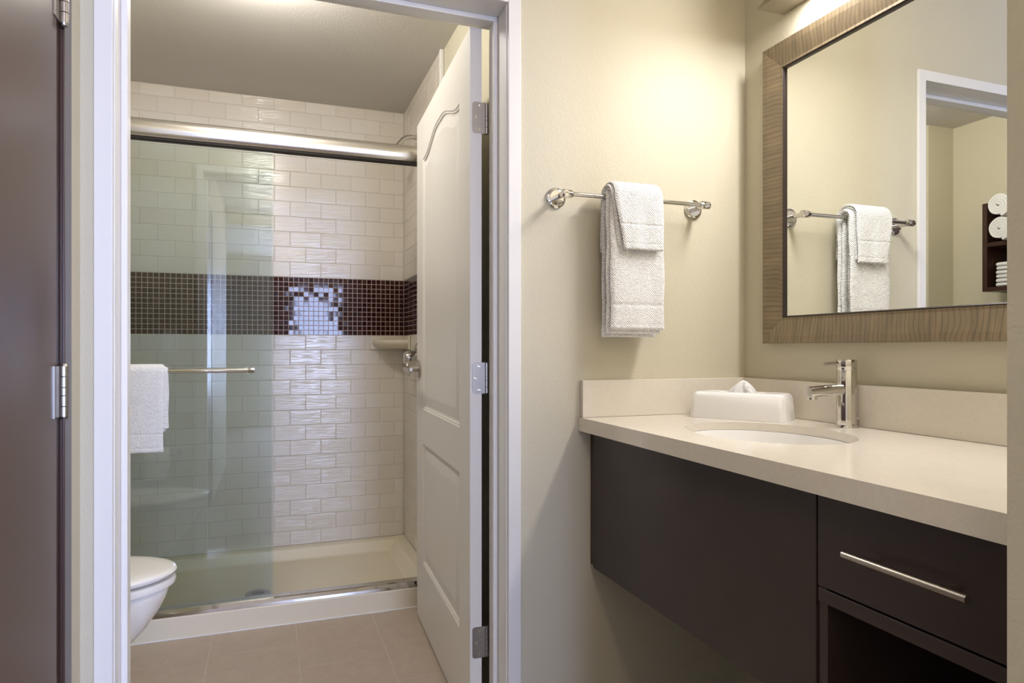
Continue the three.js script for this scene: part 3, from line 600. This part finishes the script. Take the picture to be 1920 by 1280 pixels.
// ---------------------------------------------------------------- tap
{
  const x = 1.338, d = 1.264, y = CT + 0.0002;
  const t = thing('faucet', [x, CT, d], 'chrome single lever basin tap with a straight spout', 'faucet');
  obj('base_plate', turned([[0, 0], [0.0285, 0], [0.0285, 0.004], [0.0275, 0.0055], [0, 0.0055]], [x, y, d], [0, 1, 0], 48), M.chrome, t);
  obj('body', turned([[0, 0], [0.0232, 0], [0.0232, 0.1325], [0.0222, 0.1340], [0, 0.1340]], [x, y + 0.0055, d], [0, 1, 0], 56), M.chrome, t);
  obj('cap', turned([[0, 0], [0.0222, 0], [0.0232, 0.0015], [0.0232, 0.0245], [0.0222, 0.0258], [0, 0.0258]], [x, y + 0.1400, d], [0, 1, 0], 56), M.chrome, t);
  obj('lever', [rod([x - 0.02, y + 0.157, d], [x - 0.070, y + 0.1555, d], 0.0042), turned([[0, 0], [0.0050, 0.001], [0.0052, 0.006], [0.0045, 0.009], [0, 0.010]], [x - 0.066, y + 0.1556, d], [-1, -0.02, 0], 20)], M.chrome, t);
  const sp = obj('spout', [rod([x - 0.015, y + 0.0935, d], [x - 0.122, y + 0.088, d], 0.0138, 0.0138, 40)], M.chrome, t);
  obj('aerator', rod([x - 0.108, y + 0.080, d], [x - 0.1085, y + 0.0700, d], 0.0110, 0.0105, 32), M.chrome, sp);
  obj('drain_rod', [rod([x + 0.022, y + 0.020, d - 0.010], [x + 0.0285, y + 0.020, d - 0.010], 0.0022), turned([[0, 0], [0.0035, 0], [0.0035, 0.004], [0, 0.005]], [x + 0.0262, y + 0.020, d - 0.0105], [0, 1, 0], 16)], M.chrome, t);
}
// ---------------------------------------------------------------- tissue box cover
{
  const L = 0.262, W = 0.118, H = 0.072, A = [1.112, 1.602], ux = 0.558, ud = -0.83, vx = 0.83, vd = 0.558, y = CT + 0.0003;
  const cx = A[0] + ux * L / 2 + vx * W / 2, cd = A[1] + ud * L / 2 + vd * W / 2;
  const rect = (hl, hw, r, yy) => { const p = []; for (let q = 0; q < 4; q++) for (let i = 0; i <= 6; i++) { const a = (q + i / 6) * Math.PI / 2, sx = [1, -1, -1, 1][q], sy = [1, 1, -1, -1][q]; const l = sx * (hl - r) + Math.cos(a) * r, w = sy * (hw - r) + Math.sin(a) * r; p.push([cx + ux * l + vx * w, yy, cd + ud * l + vd * w]); } return p; };
  const t = thing('tissue_box', [cx, CT, cd], 'white plastic tissue box cover standing askew in the worktop corner', 'tissue box');
  const oval = (k, yy) => rect(0.062 * k, 0.022 * k, 0.0215 * k, yy);
  obj('cover', loft([rect(L / 2, W / 2, 0.016, y), rect(L / 2 - 0.003, W / 2 - 0.003, 0.016, y + 0.035), rect(L / 2 - 0.0055, W / 2 - 0.0055, 0.016, y + H - 0.012), rect(L / 2 - 0.0075, W / 2 - 0.0075, 0.016, y + H - 0.006), rect(L / 2 - 0.012, W / 2 - 0.012, 0.015, y + H - 0.0015), rect(L / 2 - 0.018, W / 2 - 0.018, 0.014, y + H), oval(1.06, y + H), oval(1, y + H - 0.0025), oval(1, y + H - 0.012)].map(r => r), true, 0.8), M.plastic, t);
  // tissue: a pleated peak
  const n = 64, rings = [];
  for (let k = 0; k <= 12; k++) { const f = k / 12, p = []; for (let i = 0; i < n; i++) { const a = 2 * Math.PI * i / n, pl = 1 + 0.10 * Math.sin(5 * a + 1.5 * f) + 0.07 * Math.sin(9 * a + 2), hl = 0.043 * Math.pow(1 - f, 0.75) * pl + 0.0015, hw = 0.016 * Math.pow(1 - f, 0.55) * (1 + 0.35 * Math.sin(6 * a + 2 * f)) + 0.001; const l = Math.cos(a) * hl + 0.006 * f, w = Math.sin(a) * hw; p.push([cx + ux * l + vx * w, y + H - 0.011 + 0.044 * Math.pow(f, 0.9), cd + ud * l + vd * w]); } rings.push(p); }
  obj('tissue', loft(rings, true, 1.4), M.tissue, t, 'white paper tissue peak');
}
// ---------------------------------------------------------------- framed mirror
{
  const d0 = 0.56, d1 = 1.590, y0 = 1.128, y1 = 1.984, xw = XM - 0.0006;
  const t = thing('wall_mirror_frame', [XM, y0, (d0 + d1) / 2], 'large mirror in a rippled brown wood frame above the worktop', 'mirror');
  const prof = [[0, 0], [0, 0.026], [0.003, 0.029], [0.020, 0.0275], [0.045, 0.0235], [0.066, 0.0200], [0.0725, 0.0205], [0.0725, 0.0]];
  const bead = [[0.0726, 0.004], [0.0726, 0.0185], [0.075, 0.0190], [0.0775, 0.0160], [0.0775, 0.004]];
  const rails = (pf, name, mat) => {
    const C = [[d0, y0], [d1, y0], [d1, y1], [d0, y1]], N = [[1, 1], [-1, 1], [-1, -1], [1, -1]];
    for (let k = 0; k < 4; k++) {
      const m = (k + 1) % 4, pos = [], uv = [];
      const pt = (q, [w, h]) => [xw - h, C[q][1] + N[q][1] * w, -(C[q][0] + N[q][0] * w)];
      const al = (q, w) => (k % 2 ? C[q][1] + N[q][1] * w : C[q][0] + N[q][0] * w);
      for (let i = 0; i + 1 < pf.length; i++) {
        const a = pt(k, pf[i]), b = pt(m, pf[i]), c = pt(k, pf[i + 1]), e = pt(m, pf[i + 1]);
        pos.push(...a, ...b, ...c, ...b, ...e, ...c);
        const A = [pf[i][0] + pf[i][1] + k * 0.09, al(k, pf[i][0])], B = [A[0], al(m, pf[i][0])], Q = [pf[i + 1][0] + pf[i + 1][1] + k * 0.09, al(k, pf[i + 1][0])], E = [Q[0], al(m, pf[i + 1][0])];
        uv.push(...A, ...B, ...Q, ...B, ...E, ...Q);
      }
      const g = new THREE.BufferGeometry(); g.setAttribute('position', new THREE.Float32BufferAttribute(pos, 3)); g.setAttribute('uv', new THREE.Float32BufferAttribute(uv, 2)); g.computeVertexNormals();
      obj(name, g, mat, t);
    }
  };
  rails(prof, 'frame_rail', M.veneer);
  rails(bead, 'inner_bead', M.bead);
  obj('mirror_glass', bx(XM - 0.012, XM - 0.0008, y0 + 0.06, y1 - 0.06, d0 + 0.06, d1 - 0.06), M.mirror, t);
}
// ---------------------------------------------------------------- vanity light
{
  const d0 = 0.62, d1 = 1.533, y0 = 2.070, y1 = 2.17;
  const t = thing('vanity_light', [XM, y0, (d0 + d1) / 2], 'long brushed nickel bar light above the mirror', 'lamp');
  const sec = [[0.0005, y0], [0.094, y0], [0.070, y0 + 0.030], [0.070, y1], [0.0005, y1]];
  const cap = (a, b, k) => loft([a, b].map(d => sec.map(([o, y]) => [XM - o, y, d])), true, 0.3);
  obj('end_cap', cap(d1 - 0.11, d1), M.nickel, t);
  obj('end_cap', cap(d0, d0 + 0.11), M.nickel, t);
  const s2 = [[0.0005, y0 + 0.004], [0.090, y0 + 0.004], [0.066, y0 + 0.032], [0.066, y1 - 0.003], [0.0005, y1 - 0.003]];
  obj('lamp_diffuser', loft([d0 + 0.1102, d1 - 0.1102].map(d => s2.map(([o, y]) => [XM - o, y, d])), true, 0.3), M.lampGlow, t);
  const len = d1 - d0 - 0.23, mid = -(d0 + d1) / 2, c = new THREE.Color('#fdfbff');
  const f = new THREE.RectAreaLight(c, 26, len, 0.07); scene.add(f); f.position.set(XM - 0.098, y0 + 0.055, mid); f.lookAt(-2, y0 + 0.055, mid);
  const dn = new THREE.RectAreaLight(c, 68, len, 0.08); scene.add(dn); dn.position.set(XM - 0.05, y0 - 0.004, mid); dn.rotation.set(-Math.PI / 2, 0, Math.PI / 2);
}
// ---------------------------------------------------------------- dark towel shelf over the toilet, seen in the mirror
{
  const xb = BL + 0.001, xf = -0.86, d1 = 2.515, d0 = 1.99, y0 = 1.417, y1 = 1.89;
  const t = thing('towel_shelf', [xb, y0, 2.25], 'dark brown wooden towel shelf, seen in the mirror', 'shelf');
  obj('side_panel', bx(xb, xf, y0, y1, d1 - 0.025, d1, 0.002), M.wood, t);
  obj('side_panel', bx(xb, xf, y0, y1, d0, d0 + 0.025, 0.002), M.wood, t);
  obj('back_panel', bx(xb, xb + 0.012, y0, y1 - 0.02, d0 + 0.0252, d1 - 0.0252), M.wood, t);
  obj('shelf_board', bx(xb + 0.0122, xf - 0.003, y0, y0 + 0.022, d0 + 0.0252, d1 - 0.0252, 0.001), M.wood, t);
  obj('shelf_board', bx(xb + 0.0122, xf - 0.003, 1.655, 1.677, d0 + 0.0252, d1 - 0.0252, 0.001), M.wood, t);
  const roll = (y, d, r, label) => {
    const x0 = xb + 0.02, x1 = xf + 0.02, pos = [], turns = 3.6, N = 150, pts = [];
    for (let i = 0; i <= N; i++) { const f = i / N, a = f * turns * 2 * Math.PI + 0.7, q = 0.006 + (r - 0.012) * f; pts.push([q + 0.0006 * Math.sin(a * 5), a]); }
    const th = (r - 0.012) / turns * 0.38, outer = pts.map(([q, a]) => [Math.cos(a) * (q + th), Math.sin(a) * (q + th)]), inner = pts.map(([q, a]) => [Math.cos(a) * (q - th * 0.9), Math.sin(a) * (q - th * 0.9)]).reverse();
    const s = new THREE.Shape(); [...outer, ...inner].forEach(([a, b], i) => i ? s.lineTo(a, b) : s.moveTo(a, b)); s.closePath();
    const g = new THREE.ExtrudeGeometry(s, { depth: x1 - x0 - 0.008, bevelEnabled: true, bevelThickness: 0.004, bevelSize: 0.002, bevelSegments: 2, steps: 1 });
    g.rotateY(Math.PI / 2); g.translate(x0 + 0.004, y, -d);
    const m = obj('rolled_towel', uvMetres(g.toNonIndexed()), M.terry); info(m, label, 'towel', 'rolled towels on the dark shelf'); return m;
  };
  roll(1.677 + 0.066, 2.412, 0.064, 'lower rolled white towel on the dark shelf, seen in the mirror');
  roll(1.677 + 0.190, 2.418, 0.062, 'upper rolled white towel on the dark shelf, seen in the mirror');
  const labels = ['lowest', 'middle', 'topmost'];
  for (let k = 0; k < 3; k++) {
    const y = y0 + 0.0225 + k * 0.043, m = obj('folded_washcloth', [bx(xb + 0.03, xf - 0.006 + k * 0.002, y, y + 0.0205, 2.24, 2.452 - k * 0.003, 0.0102), bx(xb + 0.03, xf - 0.004, y + 0.0208, y + 0.042, 2.242, 2.450, 0.0102)], M.terry);
    info(m, labels[k] + ' of three folded white washcloths on the dark shelf, seen in the mirror', 'towel', 'folded washcloths on the dark shelf');
  }
}
renderer.render(scene, camera);
